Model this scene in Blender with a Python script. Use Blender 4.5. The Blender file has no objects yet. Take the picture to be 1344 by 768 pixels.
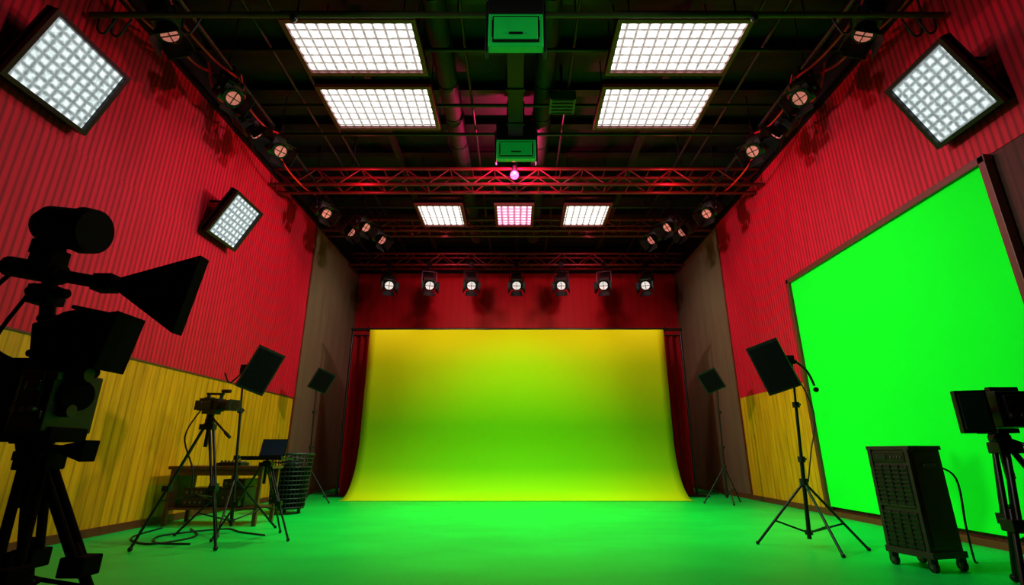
import bpy, math, random
from mathutils import Vector, Matrix
random.seed(7)
C = bpy.context.scene.collection
def lin(c):
    return tuple(((v/255)/12.92 if v/255<=0.04045 else ((v/255+0.055)/1.055)**2.4) for v in c)

# ------------------------------------------------------------------ materials
def mat(name, rgb, rough=0.5, metal=0.0, var=0.15, scale=6.0, bump=0.0, emit=0.0, emit_rgb=None, spec=0.5, stretch=(1,1,1)):
    m = bpy.data.materials.new(name); m.use_nodes = True
    nt = m.node_tree; n = nt.nodes; l = nt.links
    bs = n['Principled BSDF']
    col = lin(rgb)
    tc = n.new('ShaderNodeTexCoord'); mp = n.new('ShaderNodeMapping'); mp.inputs['Scale'].default_value = stretch
    nz = n.new('ShaderNodeTexNoise'); nz.inputs['Scale'].default_value = scale; nz.inputs['Detail'].default_value = 5
    l.new(tc.outputs['Object'], mp.inputs['Vector']); l.new(mp.outputs[0], nz.inputs['Vector'])
    rp = n.new('ShaderNodeValToRGB')
    rp.color_ramp.elements[0].position = .3; rp.color_ramp.elements[1].position = .7
    rp.color_ramp.elements[0].color = (*[v*(1-var) for v in col], 1)
    rp.color_ramp.elements[1].color = (*[min(1, v*(1+var)) for v in col], 1)
    l.new(nz.outputs['Fac'], rp.inputs[0]); l.new(rp.outputs[0], bs.inputs['Base Color'])
    bs.inputs['Roughness'].default_value = rough; bs.inputs['Metallic'].default_value = metal
    bs.inputs['Specular IOR Level'].default_value = spec
    if bump:
        b = n.new('ShaderNodeBump'); b.inputs['Strength'].default_value = bump; b.inputs['Distance'].default_value = .02
        l.new(nz.outputs['Fac'], b.inputs['Height']); l.new(b.outputs[0], bs.inputs['Normal'])
    if emit:
        bs.inputs['Emission Color'].default_value = (*lin(emit_rgb or rgb), 1)
        bs.inputs['Emission Strength'].default_value = emit
    return m

def ribbed_wall(name, rgb, axis, period=.085, dark=.55, depth=.02, var=.25, rough=.6, knee=.45, spec=.3, dist=.08):
    m = bpy.data.materials.new(name); m.use_nodes = True
    nt = m.node_tree; n = nt.nodes; l = nt.links; bs = n['Principled BSDF']
    tc = n.new('ShaderNodeTexCoord')
    wv = n.new('ShaderNodeTexWave'); wv.wave_type = 'BANDS'; wv.bands_direction = axis
    wv.inputs['Scale'].default_value = .314/period; wv.inputs['Distortion'].default_value = dist
    wv.inputs['Detail'].default_value = 2; wv.inputs['Detail Scale'].default_value = 1
    l.new(tc.outputs['Object'], wv.inputs['Vector'])
    mp = n.new('ShaderNodeMapping'); mp.inputs['Scale'].default_value = (6, 6, .5)
    l.new(tc.outputs['Object'], mp.inputs['Vector'])
    nz = n.new('ShaderNodeTexNoise'); nz.inputs['Scale'].default_value = 2; nz.inputs['Detail'].default_value = 6
    l.new(mp.outputs[0], nz.inputs['Vector'])
    c = lin(rgb)
    r1 = n.new('ShaderNodeValToRGB'); r1.color_ramp.elements[0].color = (*[v*dark for v in c], 1); r1.color_ramp.elements[1].color = (*c, 1)
    r1.color_ramp.elements[0].position = .02; r1.color_ramp.elements[1].position = knee
    l.new(wv.outputs['Fac'], r1.inputs[0])
    r2 = n.new('ShaderNodeValToRGB'); r2.color_ramp.elements[0].color = (1-var,)*3+(1,); r2.color_ramp.elements[1].color = (1, 1, 1, 1)
    r2.color_ramp.elements[0].position = .3; r2.color_ramp.elements[1].position = .65
    l.new(nz.outputs['Fac'], r2.inputs[0])
    mx = n.new('ShaderNodeMix'); mx.data_type = 'RGBA'; mx.blend_type = 'MULTIPLY'; mx.inputs[0].default_value = 1
    l.new(r1.outputs[0], mx.inputs[6]); l.new(r2.outputs[0], mx.inputs[7]); l.new(mx.outputs[2], bs.inputs['Base Color'])
    b = n.new('ShaderNodeBump'); b.inputs['Strength'].default_value = .6; b.inputs['Distance'].default_value = depth
    l.new(r1.outputs[0], b.inputs['Height']); l.new(b.outputs[0], bs.inputs['Normal'])
    bs.inputs['Roughness'].default_value = rough; bs.inputs['Specular IOR Level'].default_value = spec
    return m

def lit_gradient_cloth(name, stops, ztop):
    # yellow cloth; light falloff and green floor bounce painted into the colour ramp
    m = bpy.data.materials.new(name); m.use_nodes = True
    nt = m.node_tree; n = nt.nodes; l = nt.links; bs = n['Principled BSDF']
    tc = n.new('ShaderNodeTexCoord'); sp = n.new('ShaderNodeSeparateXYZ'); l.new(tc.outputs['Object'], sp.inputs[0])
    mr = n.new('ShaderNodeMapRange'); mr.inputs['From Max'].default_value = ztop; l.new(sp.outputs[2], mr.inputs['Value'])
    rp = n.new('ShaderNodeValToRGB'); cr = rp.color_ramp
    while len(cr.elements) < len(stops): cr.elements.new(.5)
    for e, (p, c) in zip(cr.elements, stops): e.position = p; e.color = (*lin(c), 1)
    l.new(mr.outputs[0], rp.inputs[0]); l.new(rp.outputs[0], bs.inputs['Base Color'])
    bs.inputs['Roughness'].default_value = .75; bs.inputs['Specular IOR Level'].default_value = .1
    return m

def led_cells(name, rgb, cell, hi, lo):
    m = bpy.data.materials.new(name); m.use_nodes = True
    nt = m.node_tree; n = nt.nodes; l = nt.links
    n.remove(n['Principled BSDF']); out = n['Material Output']
    tc = n.new('ShaderNodeTexCoord'); sp = n.new('ShaderNodeSeparateXYZ'); l.new(tc.outputs['Object'], sp.inputs[0])
    def M(op, a, b=None):
        q = n.new('ShaderNodeMath'); q.operation = op
        for i, v in enumerate((a, b)):
            if v is None: continue
            if isinstance(v, (int, float)): q.inputs[i].default_value = v
            else: l.new(v, q.inputs[i])
        return q.outputs[0]
    ds = []
    for ax in (0, 1):
        u = M('MULTIPLY', sp.outputs[ax], 1/cell); f = M('FRACT', u); ds.append(M('ABSOLUTE', M('SUBTRACT', f, .5)))
    dmax = M('MAXIMUM', ds[0], ds[1])
    mr = n.new('ShaderNodeMapRange'); mr.interpolation_type = 'SMOOTHSTEP'
    mr.inputs['From Min'].default_value = .47; mr.inputs['From Max'].default_value = .1
    mr.inputs['To Min'].default_value = lo; mr.inputs['To Max'].default_value = hi
    l.new(dmax, mr.inputs['Value'])
    nz = n.new('ShaderNodeTexNoise'); nz.inputs['Scale'].default_value = 2.2/cell
    l.new(tc.outputs['Object'], nz.inputs['Vector'])
    k = M('MULTIPLY', mr.outputs[0], M('ADD', M('MULTIPLY', nz.outputs['Fac'], 1.5), .25))
    e = n.new('ShaderNodeEmission'); e.inputs[0].default_value = (*lin(rgb), 1); l.new(k, e.inputs[1])
    l.new(e.outputs[0], out.inputs[0])
    return m

RED_X = ribbed_wall('red_ribbed_side', (208, 12, 46), 'Y', .095, .45, .014, .25, knee=.6)
RED_B = ribbed_wall('red_wall_back', (190, 5, 28), 'X', .3, .9, .004, .1)
OCHRE = ribbed_wall('ochre_wood_panel', (208, 162, 14), 'Y', .17, .68, .004, .4, .45, .12, dist=.3)
BROWN = ribbed_wall('brown_panel', (100, 82, 62), 'Y', .6, .92, .003, .2)
MAROON = ribbed_wall('maroon_wood', (84, 30, 24), 'Y', .12, .6, .01, .4)
TRIM = mat('brown_trim', (88, 38, 22), .45, stretch=(1, 4, 1))
GREENF = mat('green_painted_floor', (1, 204, 76), .45, var=.12, scale=.8, bump=.04, stretch=(.9, 1.5, 1), spec=.25)
CHROMA = mat('chroma_green_cloth_glow', (6, 238, 36), .8, var=.03, scale=1.5, emit=.17, emit_rgb=(0, 255, 30), spec=.1)  # cloth with a faint added glow to keep it bright
YELLOW = lit_gradient_cloth('yellow_cloth_painted_light', [(0, (236, 226, 6)), (.05, (196, 214, 6)), (.16, (140, 190, 6)), (.4, (126, 178, 6)), (.66, (180, 200, 6)), (1, (224, 218, 4))], 4.5)
BLACKW = mat('black_paint', (12, 12, 12), .8, spec=.2)
CEIL = mat('black_ceiling', (17, 20, 18), .7, var=.4, scale=3)
STEEL = mat('dark_steel', (38, 46, 42), .4, .6)
PIPE = mat('pipe_paint', (50, 58, 26), .5, .3)
TRUSSM = mat('truss_red_light_tint', (104, 20, 34), .4, .2)  # red light on the truss put into its base colour
PFRAME = mat('panel_frame_red_light_tint', (112, 40, 42), .45)  # maroon is red light on the frames, put into the colour
BLK = mat('black_plastic', (13, 14, 16), .5, scale=30, spec=.35)
BLKM = mat('black_metal', (24, 24, 27), .35, .5, scale=30)
MATTE = mat('matte_black', (5, 5, 6), .85, scale=30, spec=.08)
GREYM = mat('grey_metal', (95, 98, 104), .35, .8)
DGREY = mat('dark_grey_metal', (52, 50, 52), .4, .6)
LAMPB = mat('lamp_housing_grey', (84, 76, 84), .35, .5)
FABRIC = mat('black_fabric', (8, 8, 9), .85, scale=60, bump=.2, spec=.1)
LENS = mat('camera_glass', (8, 10, 24), .08, .2)
SCREEN = mat('monitor_glass', (22, 44, 34), .15)
LAPSCR = mat('laptop_screen', (30, 40, 60), .2, emit=.05)
DRAPE = mat('dark_red_drape', (136, 5, 18), .85, var=.25, scale=3, stretch=(6, 1, .2), spec=.1)
WOOD = mat('table_wood', (84, 38, 20), .4, var=.35, stretch=(1, 8, 1))
CABLE_R = mat('red_cable', (200, 22, 22), .5)
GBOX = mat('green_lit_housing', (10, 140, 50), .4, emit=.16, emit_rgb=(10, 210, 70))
VENT = mat('green_vent', (20, 90, 60), .5)
CONCR = mat('rack_body', (40, 28, 30), .4)
GRILL = mat('rack_grille', (13, 11, 12), .35)
LAMPGL = mat('lamp_glass', (255, 240, 235), .15, emit=.8, var=.5, scale=22)
LAMPDIM = mat('lamp_glass_red', (235, 120, 120), .15, emit=.5, var=.6, scale=25)
MAGL = mat('magenta_bulb', (255, 40, 120), .3, emit=12, emit_rgb=(255, 50, 120))
LED_W = led_cells('led_grid_warm', (255, 245, 234), .165, 5.4, .4)
LED_C = led_cells('led_grid_cool', (222, 238, 236), .118, 1.3, .36)
LED_P = led_cells('led_grid_pink', (255, 150, 185), .165, 5.0, .6)

# ------------------------------------------------------------------ mesh builder
class B:
    def __init__(s): s.v = []; s.f = []; s.m = []; s.sm = []; s.mats = []
    def mi(s, m):
        if m not in s.mats: s.mats.append(m)
        return s.mats.index(m)
    def face(s, idx, m, smooth=False): s.f.append(idx); s.m.append(s.mi(m)); s.sm.append(smooth)
    def add(s, pts): k = len(s.v); s.v += [Vector(p) for p in pts]; return k
    def hexa(s, p, m):
        k = s.add(p)
        for q in ((0,3,2,1),(4,5,6,7),(0,1,5,4),(1,2,6,5),(2,3,7,6),(3,0,4,7)): s.face([k+i for i in q], m)
    def box(s, c, size, m, R=None):
        c = Vector(c); x, y, z = [a/2 for a in size]
        pts = [(-x,-y,-z),(x,-y,-z),(x,y,-z),(-x,y,-z),(-x,-y,z),(x,-y,z),(x,y,z),(-x,y,z)]
        s.hexa([c + ((R @ Vector(p)) if R else Vector(p)) for p in pts], m)
    def cyl(s, a, b, r, m, r2=None, n=14, caps=True):
        a, b = Vector(a), Vector(b); r2 = r if r2 is None else r2
        d = (b-a).normalized(); u = d.orthogonal().normalized(); w = d.cross(u)
        ring = lambda c, rr: [c + (u*math.cos(t)+w*math.sin(t))*rr for t in [2*math.pi*i/n for i in range(n)]]
        ra, rb = ring(a, r), ring(b, r2); k = s.add(ra+rb)
        for i in range(n):
            j = (i+1) % n; s.face([k+i, k+j, k+n+j, k+n+i], m, True)
        if caps:
            k = s.add(ra); s.face([k+n-1-i for i in range(n)], m)
            k = s.add(rb); s.face([k+i for i in range(n)], m)
    def frustum(s, a, b, up, wa, ha, wb, hb, m, caps=True):
        a, b, up = Vector(a), Vector(b), Vector(up); d = (b-a).normalized()
        x = d.cross(up).normalized(); y = x.cross(d)
        q = lambda c, w, h: [c-x*w/2-y*h/2, c+x*w/2-y*h/2, c+x*w/2+y*h/2, c-x*w/2+y*h/2]
        s.hexa(q(a, wa, ha)+q(b, wb, hb), m)
    def tube(s, pts, r, m, n=8, sub=6):
        P = [Vector(p) for p in pts]; P = [P[0]]+P+[P[-1]]; out = []
        for i in range(1, len(P)-2):
            for j in range(sub):
                t = j/sub; p0, p1, p2, p3 = P[i-1:i+3]
                out.append(.5*((2*p1)+(p2-p0)*t+(2*p0-5*p1+4*p2-p3)*t*t+(3*p1-p0-3*p2+p3)*t**3))
        out.append(P[-2])
        k0 = None
        for i, p in enumerate(out):
            d = (out[min(i+1, len(out)-1)]-out[max(i-1, 0)]).normalized()
            u = d.cross(Vector((.31, .17, .93))).normalized(); w = d.cross(u)
            k = s.add([p+(u*math.cos(2*math.pi*q/n)+w*math.sin(2*math.pi*q/n))*r for q in range(n)])
            if k0 is not None:
                for q in range(n):
                    z = (q+1) % n; s.face([k0+q, k0+z, k+z, k+q], m, True)
            k0 = k
    def ball(s, c, r, m, n=14, sc=(1, 1, 1)):
        c = Vector(c); h = n//2; k = s.add([c+Vector((r*sc[0]*math.sin(math.pi*i/h)*math.cos(2*math.pi*j/n), r*sc[1]*math.sin(math.pi*i/h)*math.sin(2*math.pi*j/n), r*sc[2]*math.cos(math.pi*i/h))) for i in range(h+1) for j in range(n)])
        for i in range(h):
            for j in range(n):
                z = (j+1) % n; s.face([k+i*n+j, k+(i+1)*n+j, k+(i+1)*n+z, k+i*n+z], m, True)
    def done(s, name, origin=(0, 0, 0), bevel=0, world=None):
        o = Vector(origin); me = bpy.data.meshes.new(name)
        me.from_pydata([tuple(p-o) for p in s.v], [], s.f)
        for m in s.mats: me.materials.append(m)
        for p, i, q in zip(me.polygons, s.m, s.sm): p.material_index = i; p.use_smooth = q
        me.update(); ob = bpy.data.objects.new(name, me); C.objects.link(ob)
        if world is not None: ob.matrix_world = world
        else: ob.location = o
        if bevel:
            bv = ob.modifiers.new('bevel', 'BEVEL'); bv.width = bevel; bv.segments = 2; bv.limit_method = 'ANGLE'; bv.angle_limit = math.radians(50)
        return ob

def frame(fwd, up=(0, 0, 1)):
    f = Vector(fwd).normalized(); x = f.cross(Vector(up)).normalized(); u = x.cross(f)
    return Matrix((x, f, u)).transposed()

# ------------------------------------------------------------------ room
W = 5.87; YB = 17.5; Y0 = -2.6; ZW = 7.5; ZC = 8.6
def slab(name, lo, hi, m):
    b = B(); lo, hi = Vector(lo), Vector(hi); b.box((lo+hi)/2, hi-lo, m); return b.done(name)
slab('floor', (-W-.3, Y0-.2, -.2), (W+.3, YB+.3, 0), GREENF)
slab('ceiling', (-W-.3, Y0-.2, ZC), (W+.3, YB+.3, ZC+.2), CEIL)
def side_wall(sgn, name):
    b = B()
    def seg(y0, y1, z0, z1, m, t=.0):
        x0, x1 = sgn*(W-t), sgn*(W+.25); b.box(((x0+x1)/2, (y0+y1)/2, (z0+z1)/2), (abs(x1-x0), y1-y0, z1-z0), m)
    if sgn < 0:
        seg(Y0, 13.3, 0, 2.47, OCHRE); seg(Y0, 13.3, 2.47, 4.95, RED_X, .012); seg(Y0, 13.3, 4.95, ZW, RED_X)
    else:
        seg(10.15, 13.3, 0, 2.47, OCHRE); seg(10.15, 13.3, 2.47, 4.62, RED_X, .006); seg(Y0, 10.15, 0, 4.62, MAROON); seg(Y0, 13.3, 4.62, ZW, RED_X, .01)
    seg(13.3, YB, 0, ZW, BROWN, .0); seg(Y0, YB, ZW, ZC, BLACKW, -.0)
    b.done(name)
side_wall(-1, 'wall_left'); side_wall(1, 'wall_right')
b = B(); b.box((0, YB+.12, ZW/2), (2*W, .24, ZW), RED_B); b.box((0, YB+.12, (ZW+ZC)/2), (2*W, .24, ZC-ZW), BLACKW); b.done('wall_back')
slab('wall_front', (-W, Y0-.2, 0), (W, Y0, ZC), BLACKW)
slab('baseboard_left', (-W, Y0, 0), (-W+.035, YB, .11), TRIM)
slab('baseboard_right', (W-.035, 10.15, 0), (W, YB, .11), TRIM)
slab('baseboard_right_front', (W-.09, Y0, 0), (W, 10.15, .09), TRIM)
slab('baseboard_back', (-W+.04, YB-.03, 0), (W-.04, YB, .1), TRIM)
slab('trim_1', (-W, Y0, 2.455), (-W+.02, 13.3, 2.485), TRIM)
slab('trim_2', (-W, 13.27, .11), (-W+.03, 13.33, ZW), TRIM)
slab('trim_3', (W-.03, 13.27, .11), (W, 13.33, ZW), TRIM)
for i, s_ in enumerate((-1, 1)):
    slab('trim_%d' % (4+i), (s_*W-.06, Y0, ZW-.05), (s_*W+.06, YB, ZW+.08), BLKM)

# green screen on the right wall
b = B()
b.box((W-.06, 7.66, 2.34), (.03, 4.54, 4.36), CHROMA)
for y in (5.35, 9.98): b.box((W-.075, y, 2.35), (.11, .09, 4.5), TRIM)
b.box((W-.075, 7.66, 4.56), (.11, 4.72, .1), TRIM)
b.done('green_screen', (W-.07, 7.66, 0), .006)

# yellow cyclorama backdrop
b = B(); prof = [(14.04, 4.5), (14.04, 3.5), (14.04, 2.5), (14.04, 1.75)]
for i in range(0, 25):
    a = math.pi/2*i/24; prof.append((12.92+1.12*math.cos(a), .012+1.5*(1-math.sin(a))))
prof.append((12.8, .012)); n = 40
rows = []
for (y, z) in prof:
    rows.append(b.add([(-4.25+8.5*i/n, y+.006*math.sin(i*.9)*min(1, z), z) for i in range(n+1)]))
for r in range(len(rows)-1):
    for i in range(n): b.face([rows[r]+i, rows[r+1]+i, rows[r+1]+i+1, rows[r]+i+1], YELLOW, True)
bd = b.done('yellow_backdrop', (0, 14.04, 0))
sd = bd.modifiers.new('thick', 'SOLIDIFY'); sd.thickness = .008; sd.offset = 0
b = B()
b.cyl((-4.8, 14.1, 4.52), (4.8, 14.1, 4.52), .045, BLKM)
for s_ in (-1, 1):
    b.cyl((s_*4.78, 14.15, 0), (s_*4.78, 14.15, 4.56), .03, BLKM)
    b.box((s_*4.78, 14.15, .02), (.5, .5, .03), BLKM)
    b.box((s_*4.3, 14.1, 4.52), (.05, .12, .14), BLKM)
b.done('backdrop_crossbar_stand', (0, 14.1, 0))
for s_ in (-1, 1):
    b = B(); n = 60; k1 = []
    for z in (4.42, 2.2, .03):
        k1.append(b.add([(s_*(3.9+.92*i/n), 14.5+.03*math.sin(i*.5), z) for i in range(n+1)]))
    for r in range(2):
        for i in range(n): b.face([k1[r]+i, k1[r+1]+i, k1[r+1]+i+1, k1[r]+i+1], DRAPE, True)
    b.cyl((s_*3.85, 14.5, 4.43), (s_*4.9, 14.5, 4.43), .03, BLKM)
    b.cyl((s_*4.88, 14.5, 0), (s_*4.88, 14.5, 4.43), .025, BLKM)
    b.done('red_drape', (s_*4.4, 14.5, 0))

# ------------------------------------------------------------------ LED panels
def led_panel(w, h, face, world, hang=None, wallarm=None, fr=PFRAME, ft=.07):
    b = B()
    b.box((0, 0, -.05), (w, h, .1), BLKM)
    k = b.add([(-w/2+ft, -h/2+ft, .008), (w/2-ft, -h/2+ft, .008), (w/2-ft, h/2-ft, .008), (-w/2+ft, h/2-ft, .008)]); b.face([k, k+1, k+2, k+3], face)
    for s_ in (-1, 1):
        b.box((0, s_*(h/2-ft/2), .0), (w, ft, .13), fr); b.box((s_*(w/2-ft/2), 0, .0), (ft, h-2*ft, .13), fr)
    for i in range(-3, 4): b.box((i*w/8, 0, -.12), (.02, h*.7, .05), BLKM)
    if hang:
        for sx in (-1, 1):
            for sy in (-1, 1): b.cyl((sx*w*.4, sy*h*.4, -.05), (sx*w*.4, sy*h*.4, -hang), .012, STEEL, n=8)
    if wallarm:
        inv = world.inverted()
        for sx in (-.3, .3):
            p = world @ Vector((sx*w, h*.25, -.1)); q = Vector((wallarm, p.y, p.z+.02)); b.cyl((sx*w, h*.25, -.1), inv @ q, .025, BLKM, n=8)
            p = world @ Vector((sx*w, -h*.3, -.08)); q = Vector((wallarm, p.y, p.z-.02)); b.cyl((sx*w, -h*.3, -.08), inv @ q, .025, BLKM, n=8)
    return b.done('led_ceiling_panel' if hang else 'led_wall_panel', world=world)
down = Matrix.Rotation(math.pi, 4, 'X')
ZP = 7.12
for s_ in (-1, 1):
    led_panel(1.98, 1.13, LED_W, Matrix.Translation((s_*2.46, 6.18, ZP)) @ down, hang=ZC-ZP-.005)
    led_panel(1.98, 1.2, LED_W, Matrix.Translation((s_*2.47, 7.6, ZP)) @ down, hang=ZC-ZP-.005)
    led_panel(1.22, 1.3, LED_W, Matrix.Translation((s_*1.9-.08, 11.9, ZP)) @ down, hang=ZC-ZP-.005)
led_panel(1.02, 1.3, LED_P, Matrix.Translation((-.06, 11.9, ZP)) @ down, hang=ZC-ZP-.005)
def wallpanel(sgn, y0, y1, xb, zb, xt, zt):
    lowp = Vector((sgn*xb, (y0+y1)/2, zb)); top = Vector((sgn*xt, (y0+y1)/2, zt)); u = (top-lowp).normalized()
    nrm = Vector((-sgn*u.z, 0, -abs(u.x))); x = u.cross(nrm)
    M = Matrix((x, u, nrm)).transposed().to_4x4(); M.translation = (lowp+top)/2
    led_panel(y1-y0, (top-lowp).length, LED_C, M, wallarm=sgn*(W), fr=BLKM, ft=.055)
wallpanel(-1, 4.46, 5.6, 5.75, 5.1, 5.36, 6.02)
wallpanel(-1, 8.32, 9.3, 5.75, 4.99, 5.3, 5.84)
wallpanel(1, 4.83, 5.8, 5.75, 5.03, 5.24, 5.98)

# ------------------------------------------------------------------ overhead structure
b = B(); WI = W-.07
for y in (4.0, 5.25, 6.9, 8.35, 9.3, 11.2, 12.7, 14.3): b.cyl((-WI, y, 7.75), (WI, y, 7.75), .035, STEEL)
for x in (-5.0, 5.0): b.cyl((x, 2, 7.5), (x, 17, 7.5), .04, STEEL)
for x in (-4.3, -3.9, -.9, 1.0, 3.9, 4.3): b.cyl((x, 2, 7.85), (x, 17, 7.85), .028, STEEL)
for x in (-5, 5):
    for y in range(3, 17, 2): b.cyl((x, y, 7.5), (x, y, ZC-.01), .015, STEEL, n=8)
b.done('overhead_pipe_rig', (0, 9, 7.75))
b = B()
for y in [3+1.15*i for i in range(13)]:
    b.box((0, y, 8.49), (2*W-.02, .07, .2), CEIL); b.box((0, y, 8.39), (2*W-.02, .2, .02), STEEL)
for x in (-3, 0, 3): b.box((x, 9.5, 8.33), (.14, 15, .12), CEIL)
b.done('roof_beams', (0, 9, 8.5))
b = B()
for x in (-1.35, .55):
    b.cyl((x, 2.5, 8.05), (x, 15.5, 8.05), .2, CEIL, n=20)
    for y in range(3, 16): b.cyl((x, y, 8.05), (x, y+.04, 8.05), .215, STEEL, n=20); b.box((x, y+.02, 8.38), (.03, .02, .3), STEEL)
b.done('ventilation_duct', (0, 9, 8.05))
b = B(); b.cyl((-W+.1, 5.25, 6.75), (W-.1, 5.25, 6.75), .04, PIPE)
for x in (-5.5, -3.9, -.8, .8, 3.9, 5.5): b.cyl((x, 5.25, 6.75), (x, 5.25, ZC-.005), .013, STEEL, n=8)
for x in (-3.0, 3.2): b.ball((x, 5.22, 6.66), .05, BLKM)
b.done('lighting_pipe', (0, 5.25, 6.75))
b = B(); b.box((-.02, 7.4, 7.75), (.3, 4.2, .5), BLK)
for y in (5.6, 6.6, 7.6, 8.6): b.box((-.02, y, 7.75), (.36, .08, .56), BLKM); b.box((-.02, y, 8.25), (.05, .05, .68), BLKM)
b.done('spine_girder', (0, 7.4, 7.75), .01)
def projector(y, z0, z1, w):
    b = B(); h = z1-z0; zc = (z0+z1)/2
    b.box((-.01, y+.06, zc), (w, .12, h), GBOX)
    b.box((-.01, y-.01, zc), (w*.86, .03, h*.78), BLKM); b.box((-.01, y-.022, zc), (w*.8, .03, h*.68), GBOX)
    b.box((-.01, y-.04, zc-h*.18), (w*.26, .02, h*.07), BLKM)
    for s_ in (-1, 1): b.box((-.01+s_*w*.42, y-.02, zc), (.03, .03, h*.5), BLKM)
    b.box((-.01, y+.26, z1-.05), (w*.8, .3, .12), MATTE)
    b.box((-.01, y+.2, z1+.24), (w*1.04, .4, .46), BLK)
    for s_ in (-1, 1): b.box((s_*w*.53-.01, y+.1, zc+.1), (.04, .14, h+.3), BLKM)
    b.box((-.01, y+.2, (z1+.4+ZC-.01)/2), (.12, .12, ZC-z1-.41), BLKM)
    b.done('green_projector', (0, y+.3, zc), .008)
projector(5.02, 6.0, 6.52, .7); projector(9.0, 6.94, 7.4, .82)
b = B(); b.box((.9, 8.2, 7.7), (.5, .45, .2), VENT)
for i in range(5): b.box((.9, 8.0+.1*i, 7.595), (.42, .03, .03), BLKM)
b.cyl((.9, 8.2, 7.8), (.9, 8.2, ZC), .03, STEEL); b.done('air_vent', (.9, 8.2, 7.7))

def truss(y, z, hgt=.42, dep=.4, x0=-W+.03, x1=W-.03, n=22):
    b = B()
    for dz in (0, hgt):
        for dy in (0, dep): b.cyl((x0, y+dy, z+dz), (x1, y+dy, z+dz), .042, TRUSSM, n=10)
    st = (x1-x0)/n
    for i in range(n):
        a, c = x0+i*st, x0+(i+1)*st; za, zb = (0, hgt) if i % 2 else (hgt, 0)
        for dy in (0, dep): b.cyl((a, y+dy, z+za), (c, y+dy, z+zb), .018, TRUSSM, n=8)
        b.cyl((a, y, z), (a, y+dep, z), .016, TRUSSM, n=8); b.cyl((a, y, z+hgt), (a, y+dep, z+hgt), .014, TRUSSM, n=8)
    for x in (-4, 0, 4): b.cyl((x, y+dep/2, z+hgt), (x, y+dep/2, ZC-.005), .02, STEEL)
    b.done('lighting_truss', (0, y, z))
truss(10.4, 7.15); truss(16.2, 7.35); truss(13.6, 7.45, .35)

# ------------------------------------------------------------------ stage lamps
def stage_lamp(pos, fwd, hangz, s=1.0, glass=LAMPDIM, body=LAMPB, name='stage_light'):
    b = B(); P = Vector(pos); R = frame(fwd); L = lambda x, y, z: P + R @ Vector((x*s, y*s, z*s))
    b.box(L(0, -.06, 0), (.26*s, .3*s, .26*s), body, R)
    for i in range(4): b.box(L(0, -.16+.05*i, .15), (.2*s, .02*s, .05*s), BLK, R)
    for k in (-1, 1):
        for i in range(3): b.box(L(k*.133, -.14+.07*i, 0), (.01*s, .03*s, .18*s), BLK, R)
    for i in range(3): b.box(L(0, -.14+.07*i, -.133), (.18*s, .03*s, .01*s), BLK, R)
    b.cyl(L(0, .08, 0), L(0, .2, 0), .11*s, BLK, .13*s, 18)
    b.cyl(L(0, .2, 0), L(0, .212, 0), .095*s, glass, n=18)
    b.box(L(0, .216, 0), (.2*s, .012*s, .012*s), BLK, R); b.box(L(0, .216, 0), (.012*s, .012*s, .2*s), BLK, R)
    b.cyl(L(0, -.3, 0), L(0, -.2, 0), .07*s, GREYM, .11*s, 14)
    for (dx, dz) in ((1, 0), (-1, 0), (0, 1), (0, -1)):
        px, pz = (-dz, dx)
        a = [L(dx*.13+px*.11, .21, dz*.13+pz*.11), L(dx*.13-px*.11, .21, dz*.13-pz*.11), L(dx*.19-px*.14, .36, dz*.19-pz*.14), L(dx*.19+px*.14, .36, dz*.19+pz*.14)]
        off = R @ Vector((dx*.008, 0, dz*.008)); b.hexa(a+[p+off for p in a], BLK)
    F = frame(Vector((fwd[0], fwd[1], 0)))
    for sx in (-1, 1):
        b.cyl(L(sx*.135, 0, 0), L(sx*.17, 0, 0), .035*s, GREYM)
        b.box((L(sx*.165, 0, 0)+Vector((0, 0, .13*s))), (.02*s, .04*s, .28*s), BLKM, F)
    b.box(P+Vector((0, 0, .27*s)), (.35*s, .04*s, .02*s), BLKM, F)
    b.cyl(P+Vector((0, 0, .27*s)), (P.x, P.y, hangz), .018*s, BLKM)
    b.box((P.x, P.y, hangz), (.1*s, .1*s, .12*s), BLKM)
    b.done(name, pos)
for x in (-4.43, -3.02, -1.57, 0, 1.55, 3.02, 4.48):
    stage_lamp((x, 16.2, 6.68), (.1*(-x), -1, -.75), 7.35, 1.5, LAMPGL, LAMPB)
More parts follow.
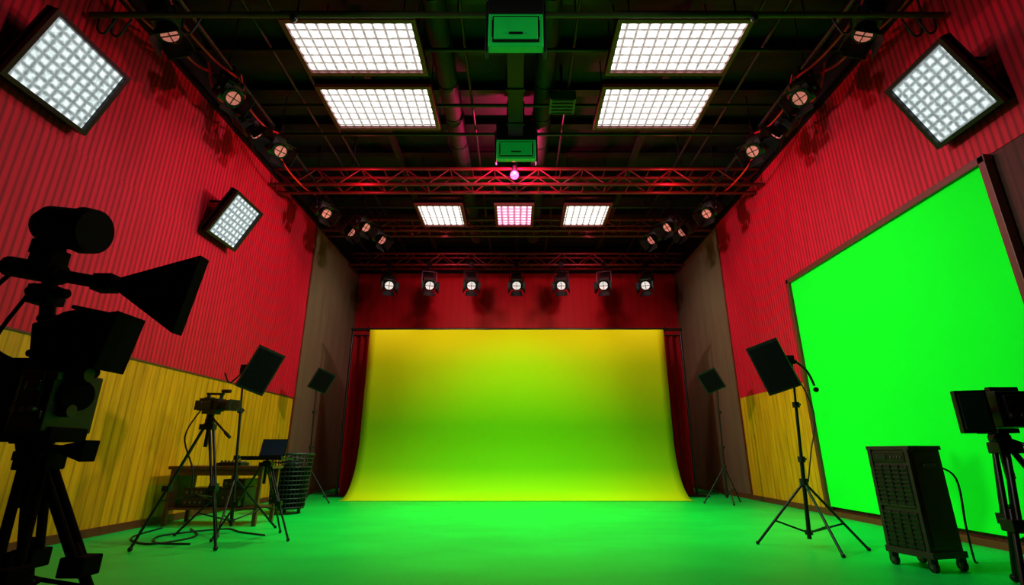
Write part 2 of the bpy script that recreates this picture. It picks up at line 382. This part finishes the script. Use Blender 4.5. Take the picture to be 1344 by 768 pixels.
for s_ in (-1, 1):
    for (x, y, z, tgt, g) in ((5.05, 5.6, 7.0, (2, 6.2, 0), LAMPDIM), (5.0, 7.15, 7.05, (1, 5, 2.5), LAMPDIM), (5.2, 8.15, 7.15, (1, 9.5, 3), LAMPDIM), (4.9, 8.75, 7.05, (1, 6, 2.5), LAMPDIM),
                           (4.95, 11.4, 7.0, (1, 9, 3), LAMPDIM), (4.2, 12.2, 7.0, (0, 10, 3), LAMPDIM), (3.95, 12.9, 6.95, (0, 11, 3), LAMPDIM), (4.75, 12.6, 7.05, (0, 11, 3), LAMPDIM)):
        p = Vector((s_*x, y, z)); q = Vector((s_*tgt[0], tgt[1], tgt[2])); stage_lamp(p, q-p, 7.5 if x > 4.6 else 7.75, 1.2, g)
    b = B()
    for (ya, yb, xo) in ((5.0, 7.1, 4.9), (5.6, 7.0, 5.25), (7.2, 8.7, 4.9), (8.8, 11.3, 5.1), (6.9, 8.2, 5.3), (4.6, 6.4, 5.45)):
        b.tube([(s_*xo, ya, 7.5), (s_*(xo+.06), ya*.7+yb*.3, 7.2), (s_*(xo-.02), ya*.35+yb*.65, 7.12), (s_*xo, yb, 7.35)], .02, CABLE_R)
    b.done('red_power_cable', (s_*5, 7, 7.3))
    b = B()
    for (x, y) in ((5.3, 5.35), (5.45, 5.3), (4.3, 5.3)):
        b.tube([(s_*x, y, 6.78), (s_*(x+.1), y, 6.5), (s_*(x+.22), y, 6.55), (s_*(x+.25), y, 6.78)], .015, BLK)
    b.done('black_cable_loops', (s_*5, 5.3, 6.7))
b = B(); b.ball((-.05, 10.2, 7.28), .1, MAGL, 18, (1, 1, 1)); b.cyl((-.05, 10.2, 7.36), (-.05, 10.2, 7.52), .06, BLK, .04)
b.cyl((-.05, 10.2, 7.5), (-.05, 10.4, 7.57), .025, BLKM); b.done('magenta_lamp_fixture', (-.05, 10.2, 7.4))

# ------------------------------------------------------------------ tripods / stands
def tripod_legs(b, apex, feet, r=.022, spread=True, m=BLKM, m2=BLK):
    A = Vector(apex)
    for f in feet:
        F = Vector(f); d = (F-A); side = d.cross(Vector((0, 0, 1))).normalized()*r*1.3
        top = A+Vector((d.x, d.y, 0)).normalized()*.05; mid = top+(F-top)*.52
        for k in (-1, 1): b.cyl(top+side*k, mid+side*k*.9, r*.7, m, n=10)
        b.box(mid, (r*4, r*4, r*3), m2); b.cyl(mid-(F-top)*.1, F+Vector((0, 0, .03)), r*.75, m, n=10)
        b.box(top, (r*4, r*4, r*3), m2); b.ball(F+Vector((0, 0, r*1.3)), r*1.3, m2, 10)
        if spread:
            c = A*.35+Vector((sum(q[0] for q in feet)/3, sum(q[1] for q in feet)/3, 0))*.65; c.z = A.z*.42
            b.cyl(c, top+(F-top)*.62, r*.35, m, n=8)
    b.cyl(A+Vector((0, 0, .06)), A-Vector((0, 0, .25)), r*1.1, m); b.cyl(A+Vector((0, 0, .0)), A+Vector((0, 0, .05)), r*3, m2)

def light_stand(b, base, top, feet, r=.02, hub=.55):
    base, top = Vector(base), Vector(top); P = lambda t: base+(top-base)*t
    b.cyl(P(.04), P(.45), r, BLKM); b.cyl(P(.4), P(.75), r*.8, BLKM); b.cyl(P(.7), top, r*.6, BLKM)
    for t in (.45, .75): b.cyl(P(t)-Vector((0, 0, .04)), P(t)+Vector((0, 0, .03)), r*1.8, BLK); b.cyl(P(t), P(t)+Vector((.06, 0, 0)), r*.6, BLK, n=8)
    H = base+(top-base).normalized()*hub; Lw = base+(top-base).normalized()*.16
    b.cyl(H-Vector((0, 0, .04)), H+Vector((0, 0, .04)), r*2, BLK); b.cyl(Lw-Vector((0, 0, .02)), Lw+Vector((0, 0, .03)), r*1.8, BLK)
    for f in feet:
        F = Vector(f); b.cyl(H, F+Vector((0, 0, .015)), r*.65, BLKM, n=8); b.cyl(Lw, H+(F-H)*.62, r*.45, BLKM, n=8); b.ball(F+Vector((0, 0, .02)), r, BLK, 8)

def led_head(b, c, fwd, up, w, h, m=FABRIC):
    P = Vector(c); R = frame(fwd, up); L = lambda x, y, z: P+R @ Vector((x, y, z)); u = R @ Vector((0, 0, 1))
    b.frustum(L(0, -.13, 0), L(0, .04, 0), u, w*.6, h*.6, w, h, m)
    b.box(L(0, .05, 0), (w*1.02, .04, h*1.02), BLK, R); b.box(L(0, .072, 0), (w*.9, .01, h*.9), FABRIC, R)
    for i in range(-2, 3): b.box(L(i*w*.09, -.14, 0), (.012, .05, h*.4), BLKM, R)
    b.box(L(0, -.17, 0), (w*.25, .1, h*.3), BLKM, R)

b = B(); light_stand(b, (3.6, 6.75, 0), (3.73, 6.7, 2.28), [(3.05, 6.95, 0), (3.6, 6.1, 0), (4.15, 6.5, 0)], .025, .75)
led_head(b, (3.42, 6.6, 2.2), (-.5, -.78, -.25), (-.35, 0, 1), .4, .66)
b.box((3.68, 6.72, 2.3), (.16, .1, .12), BLKM); b.cyl((3.55, 6.7, 2.25), (3.8, 6.72, 2.28), .03, BLKM)
b.tube([(3.76, 6.7, 2.3), (3.9, 6.68, 2.15), (3.97, 6.68, 1.95)], .015, BLK); b.ball((3.98, 6.68, 1.9), .035, BLK)
b.tube([(3.7, 6.66, 2.2), (3.85, 6.6, 1.6), (3.75, 6.65, 1.1), (3.68, 6.7, .75)], .008, BLK)
b.done('studio_light_stand', (3.6, 6.75, 0))
b = B(); light_stand(b, (-4.12, 7.87, 0), (-4.32, 7.87, 2.3), [(-4.75, 7.6, 0), (-3.95, 7.2, 0), (-3.7, 8.35, 0)], .024, .75)
led_head(b, (-4.03, 7.8, 2.34), (.6, -.7, -.25), (.45, 0, 1), .42, .68)
b.box((-4.28, 7.87, 2.36), (.16, .1, .14), BLKM); b.cyl((-4.32, 7.87, 2.34), (-4.1, 7.87, 2.34), .03, BLKM)
b.tube([(-4.35, 7.87, 2.3), (-4.5, 7.85, 2.15), (-4.6, 7.85, 2.3)], .012, BLK)
b.done('studio_light_stand', (-4.12, 7.87, 0))
for s_ in (-1, 1):
    b = B(); light_stand(b, (s_*4.85, 12.35, 0), (s_*4.93, 12.35, 2.72), [(s_*5.25, 12.6, 0), (s_*4.75, 11.75, 0), (s_*4.3, 12.3, 0)], .024, .8)
    led_head(b, (s_*4.8, 12.3, 2.8), (-s_*.45, -.8, -.4), (-s_*.45, 0, 1), .46, .52)
    b.cyl((s_*4.93, 12.38, 2.7), (s_*4.85, 12.4, 2.82), .03, BLKM)
    b.done('studio_light_stand', (s_*4.85, 12.35, 0))

# rolling rack
b = B(); R = Matrix.Rotation(math.radians(14), 3, 'Z'); c0 = Vector((4.16, 5.62, 0)); Lr = lambda x, y, z: c0+R @ Vector((x, y, z))
b.box(Lr(0, 0, .66), (.4, .46, .98), CONCR, R)
b.box(Lr(0, 0, 1.15), (.43, .49, .04), CONCR, R); b.box(Lr(0, 0, .15), (.44, .5, .06), CONCR, R)
for sy in (-1, 1): b.box(Lr(-.205, sy*.21, .66), (.03, .04, .98), CONCR, R)
for zc, hh in ((.8, .4), (.38, .34)):
    b.box(Lr(-.205, 0, zc-.02), (.02, .38, hh), GRILL, R)
    nrow = int(hh/.042)
    for i in range(nrow):
        for j in range(4): b.box(Lr(-.22, -.14+.093*j, zc-.02-hh/2+.025+i*.042), (.016, .08, .02), GRILL, R)
    for j in range(5): b.box(Lr(-.222, -.186+.093*j, zc-.02), (.014, .007, hh), DGREY, R)
b.box(Lr(-.21, 0, .585), (.025, .4, .025), CONCR, R)
b.box(Lr(-.21, 0, 1.06), (.015, .36, .1), GRILL, R); b.box(Lr(-.22, .08, 1.06), (.01, .12, .05), SCREEN, R)
for j in range(4): b.cyl(Lr(-.215, -.04-.035*j, 1.06), Lr(-.23, -.04-.035*j, 1.06), .01, GREYM, n=8)
b.box(Lr(0, -.232, .66), (.33, .012, .88), CONCR, R); b.box(Lr(0, -.25, .98), (.14, .02, .03), GREYM, R)
for sx in (-1, 1): b.box(Lr(sx*.07, -.24, .98), (.02, .03, .03), GREYM, R)
for sx in (-1, 1):
    for sy in (-1, 1):
        q = Lr(sx*.18, sy*.2, .05); b.cyl(q-Vector((.02, 0, 0)), q+Vector((.02, 0, 0)), .05, BLK, n=16); b.cyl(q-Vector((.022, 0, 0)), q+Vector((.022, 0, 0)), .02, GREYM, n=12); b.box(q+Vector((0, 0, .055)), (.07, .05, .05), DGREY)
b.tube([(4.36, 5.5, .98), (4.52, 5.45, .85), (4.54, 5.5, .4), (4.62, 5.6, .08), (4.77, 5.75, .02)], .01, BLK)
b.done('rolling_equipment_rack', (4.16, 5.62, 0), .005)

def video_camera(b, c, fwd, s=1.0, handle=True):
    P = Vector(c); R = frame(fwd); L = lambda x, y, z: P+R @ Vector((x*s, y*s, z*s)); S = lambda *a: tuple(v*s for v in a)
    b.box(L(0, -.05, 0), S(.13, .34, .17), BLK, R); b.box(L(.07, -.08, 0), S(.02, .22, .12), BLKM, R)
    b.box(L(0, -.26, -.01), S(.1, .1, .13), BLKM, R)
    b.cyl(L(0, .1, 0), L(0, .28, 0), .062*s, BLKM, .07*s, 20)
    for i in range(3): b.cyl(L(0, .13+.05*i, 0), L(0, .15+.05*i, 0), .074*s, BLK, n=20)
    b.frustum(L(0, .28, 0), L(0, .38, 0), R @ Vector((0, 0, 1)), .13*s, .11*s, .2*s, .15*s, BLK)
    b.cyl(L(0, .381, 0), L(0, .384, 0), .055*s, LENS, n=20)
    if handle:
        b.box(L(0, -.02, .15), S(.035, .3, .03), BLK, R)
        for y in (-.14, .1): b.box(L(0, y, .11), S(.03, .035, .07), BLK, R)
        b.cyl(L(0, .1, .19), L(0, .24, .19), .025*s, BLKM)
    b.cyl(L(-.1, -.16, .08), L(-.1, -.32, .08), .035*s, BLK); b.cyl(L(-.1, -.16, .08), L(0, -.16, .08), .02*s, BLK)
    for i in range(3): b.cyl(L(.082, -.14+.06*i, .03), L(.092, -.14+.06*i, .03), .015*s, GREYM, n=10)
    b.box(L(0, -.03, -.105), S(.1, .24, .04), BLKM, R); b.cyl(L(0, -.03, -.2), L(0, -.03, -.12), .05*s, BLKM)

b = B(); A = (-4.0, 6.68, 1.42)
tripod_legs(b, A, [(-4.52, 6.45, 0), (-3.55, 6.5, 0), (-4.05, 7.4, 0)], .022)
video_camera(b, (-3.98, 6.68, 1.7), (1, -.35, -.05), .95)
b.ball((-4.0, 6.68, 1.5), .06, BLK); b.cyl((-3.95, 6.66, 1.52), (-3.62, 6.5, 1.3), .013, BLKM); b.cyl((-3.69, 6.53, 1.345), (-3.6, 6.49, 1.285), .02, BLK)
b.tube([(-4.15, 6.7, 1.65), (-4.3, 6.7, 1.3), (-4.12, 6.7, .9), (-4.1, 6.72, .6)], .01, BLK)
b.done('video_camera_on_tripod', (-4.0, 6.68, 0))
b = B(); b.box((-4.85, 8.85, .87), (1.55, .7, .05), WOOD)
for x in (-5.56, -4.14):
    for y in (8.56, 9.14): b.box((x, y, .425), (.06, .06, .85), WOOD)
b.box((-4.85, 8.55, .8), (1.4, .03, .1), WOOD); b.box((-4.85, 9.14, .8), (1.4, .03, .1), WOOD); b.box((-4.85, 8.85, .25), (1.42, .58, .03), WOOD)
b.box((-5.55, 8.85, .5), (.03, .56, .55), WOOD)
b.done('wooden_table', (-4.85, 8.85, 0), .006)
b = B()
for i, (x, z, w, h) in enumerate(((-5.2, .265, .4, .16), (-5.2, .43, .38, .13), (-4.6, .265, .42, .3), (-4.6, .57, .36, .12))):
    b.box((x, 8.85, z+h/2), (w, .42, h), BLKM); b.box((x, 8.635, z+h/2), (w*.92, .015, h*.75), GRILL)
    for k in range(4): b.cyl((x-w*.3+k*w*.2, 8.628, z+h/2), (x-w*.3+k*w*.2, 8.61, z+h/2), .02, GREYM, n=10)
b.done('audio_equipment_stack', (-4.9, 8.85, .265), .004)
b = B(); b.box((-4.75, 8.8, .92), (.4, .28, .05), BLKM); b.box((-4.75, 8.8, .955), (.34, .2, .02), GREYM)
for i in range(6): b.cyl((-4.9+.06*i, 8.72, .965), (-4.9+.06*i, 8.72, .985), .012, BLK, n=8)
b.done('audio_mixer', (-4.75, 8.8, .9), .004)
b = B(); A = (-3.45, 7.25, .95)
tripod_legs(b, A, [(-3.95, 7.1, 0), (-2.98, 7.15, 0), (-3.4, 7.85, 0)], .018)
b.box((-3.45, 7.25, 1.02), (.55, .36, .025), BLKM); b.box((-3.45, 7.07, 1.04), (.55, .02, .04), BLKM)
b.done('laptop_tripod_stand', (-3.45, 7.25, 0))
b = B(); b.box((-3.45, 7.24, 1.046), (.36, .25, .018), BLKM); b.box((-3.45, 7.22, 1.057), (.3, .14, .004), BLK)
R = Matrix.Rotation(math.radians(-14), 3, 'X'); b.box((-3.45, 7.40, 1.17), (.36, .014, .24), BLKM, R); b.box((-3.45, 7.391, 1.17), (.33, .004, .21), LAPSCR, R)
b.done('laptop', (-3.45, 7.24, 1.04), .003)
b = B(); cx, cy = -4.4, 10.3
def rad(z): return .3+.07*z
for i in range(13):
    z = .12+i*.08; n = 32; pts = [(cx+rad(z)*math.cos(2*math.pi*j/n), cy+rad(z)*math.sin(2*math.pi*j/n), z) for j in range(n+1)]
    b.tube(pts, .012 if i < 12 else .025, DGREY, n=6, sub=1)
for j in range(30):
    a = 2*math.pi*j/30; b.cyl((cx+rad(.1)*math.cos(a), cy+rad(.1)*math.sin(a), .1), (cx+rad(1.08)*math.cos(a), cy+rad(1.08)*math.sin(a), 1.08), .009, BLKM, n=6)
b.cyl((cx, cy, .09), (cx, cy, .12), .31, BLKM, n=28); b.cyl((cx, cy, .12), (cx, cy, .85), .28, FABRIC, .32, 24)
for a in (0, 2.1, 4.2): b.cyl((cx+.24*math.cos(a), cy+.24*math.sin(a), 0), (cx+.24*math.cos(a), cy+.24*math.sin(a), .1), .03, BLK)
for k in range(3): b.tube([(cx-.2, cy-.1, .85+.06*k), (cx, cy+.15, .95+.06*k), (cx+.2, cy-.05, .9+.06*k), (cx, cy-.2, .88+.06*k), (cx-.2, cy-.1, .86+.06*k)], .02, BLK)
b.done('wire_basket_bin', (cx, cy, 0))
b = B()
b.tube([(-4.1, 6.9, .012), (-4.6, 7.0, .012), (-4.9, 7.6, .012), (-4.4, 8.2, .012), (-4.0, 7.9, .012), (-3.5, 7.6, .012)], .012, BLK)
b.tube([(-4.9, 8.2, .012), (-4.4, 7.5, .012), (-4.6, 6.9, .012), (-5.2, 7.4, .012), (-5.4, 8.3, .012)], .012, BLK)
b.done('floor_cables', (-4.5, 7.5, 0))

# right camera with monitor
b = B(); A = (4.2, 4.5, 1.14)
tripod_legs(b, A, [(3.82, 4.25, 0), (4.55, 4.1, 0), (4.45, 5.0, 0)], .03)
b.ball((4.2, 4.5, 1.22), .08, BLK)
b.box((4.2, 4.5, 1.28), (.18, .22, .04), BLKM)
b.box((4.3, 4.5, 1.46), (.34, .3, .3), BLK); b.box((4.3, 4.34, 1.47), (.24, .03, .2), BLKM)
for i in range(3): b.cyl((4.2+.09*i, 4.34, 1.4), (4.2+.09*i, 4.31, 1.4), .02, GREYM, n=10)
for i in range(4): b.box((4.3, 4.322, 1.5+.022*i), (.18, .012, .01), BLK)
b.box((4.34, 4.5, 1.64), (.26, .05, .04), BLK); b.box((4.26, 4.5, 1.6), (.04, .04, .06), BLK); b.box((4.44, 4.5, 1.6), (.04, .04, .06), BLK)
b.cyl((4.44, 4.5, 1.46), (4.75, 4.5, 1.46), .1, BLKM, .12, 20)
R = Matrix.Rotation(math.radians(-18), 3, 'Z')
b.box((3.96, 4.42, 1.44), (.23, .07, .36), BLK, R); b.box(Vector((3.96, 4.42, 1.44))+R @ Vector((0, -.04, 0)), (.19, .01, .31), SCREEN, R)
b.cyl((4.02, 4.46, 1.44), (4.2, 4.5, 1.44), .03, BLKM)
b.cyl((4.2, 4.5, 1.24), (4.32, 4.1, 1.05), .014, BLKM); b.ball((4.1, 4.42, 1.22), .035, BLK)
b.done('video_camera_on_tripod', (4.2, 4.5, 0), .006)

# big foreground camera rig (left), matte black
K = MATTE; b = B()
tripod_legs(b, (-2.755, 3, 1.06), [(-2.35, 2.58, 0), (-2.13, 3.12, 0), (-2.98, 3.5, 0)], .034, m=K, m2=K)
b.cyl((-2.76, 3, 1.05), (-2.82, 3, 1.2), .07, K); b.cyl((-2.8, 3, 1.15), (-2.8, 3, 1.25), .1, K)
b.box((-2.72, 3, 1.38), (.2, .34, .34), BLK); b.box((-2.93, 3.02, 1.4), (.22, .26, .44), K); b.box((-2.8, 3, 1.2), (.4, .26, .08), K)
b.box((-2.72, 2.82, 1.4), (.13, .03, .22), BLKM); b.box((-2.7, 2.8, 1.46), (.08, .02, .06), SCREEN)
b.box((-2.68, 2.82, 1.3), (.1, .02, .05), DGREY); b.box((-2.64, 2.84, 1.52), (.08, .04, .05), DGREY)
b.cyl((-2.64, 2.98, 1.42), (-2.57, 2.96, 1.42), .09, K, n=20); b.cyl((-2.62, 2.95, 1.54), (-2.53, 2.95, 1.54), .04, DGREY)
b.cyl((-2.62, 2.93, 1.33), (-2.56, 2.93, 1.33), .035, DGREY)
for k in range(3): b.cyl((-2.77+.05*k, 2.82, 1.33), (-2.77+.05*k, 2.79, 1.33), .017, GREYM, n=10)
b.frustum((-2.6, 2.98, 1.12), (-2.42, 2.96, 1.11), (0, 0, 1), .06, .04, .1, .12, K)
b.cyl((-2.8, 3, 1.14), (-2.58, 2.98, 1.12), .02, K)
b.box((-2.84, 3, 1.6), (.44, .2, .07), K); b.cyl((-3.05, 3, 1.59), (-2.54, 3, 1.56), .035, K)
b.cyl((-2.77, 3, 1.74), (-2.6, 3, 1.76), .13, K, .15, 24); b.ball((-2.72, 3, 1.8), .15, K, 20)
for i in range(4): b.cyl((-2.79+.045*i, 3, 1.74), (-2.775+.045*i, 3, 1.74), .155, K, n=24)
b.frustum((-2.6, 3, 1.77), (-2.43, 3, 1.74), (0, 0, 1), .2, .26, .24, .36, K)
b.box((-2.7, 3, 1.6), (.08, .1, .12), K); b.box((-2.64, 3, 1.94), (.24, .1, .025), K, Matrix.Rotation(.2, 3, 'Y'))
b.cyl((-2.86, 3, 1.55), (-3.02, 3, 2.32), .04, K); b.cyl((-2.88, 3, 1.62), (-2.93, 3, 1.86), .06, K)
b.box((-2.98, 3, 2.05), (.14, .14, .12), K); b.box((-3.02, 3, 2.28), (.12, .14, .16), K); b.cyl((-3.1, 3, 2.08), (-2.85, 3, 2.06), .03, K)
for z in (1.68, 1.9): b.cyl((-2.98, 3, z), (-2.84, 3, z), .022, K)
b.cyl((-3.3, 3, 2.25), (-2.46, 3, 2.1), .04, K); b.cyl((-3.28, 3, 2.25), (-2.92, 3, 2.185), .065, K); b.box((-2.62, 3, 2.13), (.12, .1, .11), K)
b.frustum((-2.52, 3, 2.12), (-2.06, 3, 2.05), (0, 0, 1), .06, .09, .1, .52, K)
b.cyl((-3.08, 3, 2.53), (-2.86, 3, 2.5), .135, K, .14, 26); b.cyl((-2.86, 3, 2.5), (-2.78, 3, 2.49), .155, K, .145, 26); b.cyl((-3.14, 3, 2.535), (-3.08, 3, 2.53), .1, K, .135, 26)
b.box((-3.02, 3, 2.38), (.08, .1, .1), K); b.box((-3.1, 3, 2.38), (.1, .08, .1), K); b.cyl((-3.13, 3, 2.42), (-3.13, 3, 2.28), .03, K)
b.tube([(-3.25, 3, 2.2), (-3.35, 2.98, 2.0), (-3.2, 2.95, 1.85), (-3.15, 2.95, 1.7), (-3.0, 2.95, 1.62)], .014, K)
b.tube([(-3.1, 3, 2.05), (-3.18, 2.96, 1.7), (-3.05, 2.94, 1.35), (-2.9, 2.95, 1.2)], .012, K)
b.tube([(-2.68, 2.95, 1.2), (-2.6, 2.92, .8), (-2.66, 2.9, .4), (-2.75, 2.85, .02)], .01, K)
b.cyl((-2.95, 3, 1.25), (-3.25, 2.75, 1.0), .02, K)
b.done('studio_camera_rig', (-2.755, 3, 0), .008)

# ------------------------------------------------------------------ lights (projector and magenta lights at fixtures; the rest are added)
def spot(name, loc, tgt, e, col=(1, 1, 1), ang=70, blend=1.0, r=.25):
    L = bpy.data.lights.new(name, 'SPOT'); L.energy = e; L.color = col; L.spot_size = math.radians(ang); L.spot_blend = blend; L.shadow_soft_size = r
    o = bpy.data.objects.new(name, L); C.objects.link(o); o.location = loc; o.rotation_euler = (Vector(tgt)-Vector(loc)).to_track_quat('-Z', 'Y').to_euler(); return o
for s_ in (-1, 1):  # added spots without fixtures, brightening backdrop, walls and floor
    spot('added_spot_backdrop', (s_*2.0, 10.2, 6.9), (s_*1.3, 14, 4.6), 420, (.95, 1, .6), 62)
    spot('added_spot_wall', (s_*3.4, 9.0, 6.8), (-s_*5.8, 11.0, 3.8), 1750, (1, .74, .74), 80)
    spot('added_spot_near_wall', (s_*3.4, 4.4, 6.3), (-s_*5.8, 7.0, 2.4), 700, (1, .95, .8), 75)
    spot('added_spot_floor', (s_*2, 9.3, 7.0), (s_*1.6, 9.8, 0), 1150, (.18, 1, .4), 85)
    spot('added_spot_back_wall', (s_*2.2, 13.9, 7.3), (s_*2.0, 17.5, 5.4), 240, (1, .3, .35), 100)
    spot('added_spot_side_panel', (s_*2.6, 13.2, 7.2), (s_*5.87, 15.3, 3.6), 260, (.95, 1, .8), 80)
spot('added_spot_green_screen', (-3.5, 6.0, 6.9), (5.8, 7.6, 2.2), 1600, (.7, 1, .7), 50)  # added spot to brighten the green screen, no fixture there
spot('projector_beam', (0, 5.4, 5.9), (0, 8.6, 0), 800, (.15, 1, .4), 100)
spot('projector_beam', (0, 9.4, 6.8), (0, 12.6, 0), 1500, (.2, 1, .3), 78)
def point(name, loc, e, col, r=.06):
    L = bpy.data.lights.new(name, 'POINT'); L.energy = e; L.color = col; L.shadow_soft_size = r
    o = bpy.data.objects.new(name, L); C.objects.link(o); o.location = loc
point('magenta_lamp', (-.05, 10.05, 7.3), 330, (1, .02, .16))
for s_ in (-1, 1):
    point('added_red_truss_light', (s_*3.6, 10.1, 7.0), 30, (1, .03, .08)); point('added_red_truss_light', (s_*2.4, 15.2, 7.1), 25, (1, .03, .08))  # added points, no fixtures, spreading red light along the trusses

w = bpy.data.worlds.new('World'); bpy.context.scene.world = w; w.use_nodes = True
w.node_tree.nodes['Background'].inputs[0].default_value = (.02, .02, .02, 1)

cam = bpy.data.cameras.new('camera'); cam.lens = 17.46; cam.sensor_width = 36; cam.shift_x = -.0045; cam.clip_end = 100
co = bpy.data.objects.new('camera', cam); C.objects.link(co); co.location = (0, 0, 1.1); co.rotation_euler = (math.radians(90+17.9), 0, 0)
bpy.context.scene.camera = co
bpy.context.scene.view_settings.view_transform = 'Standard'
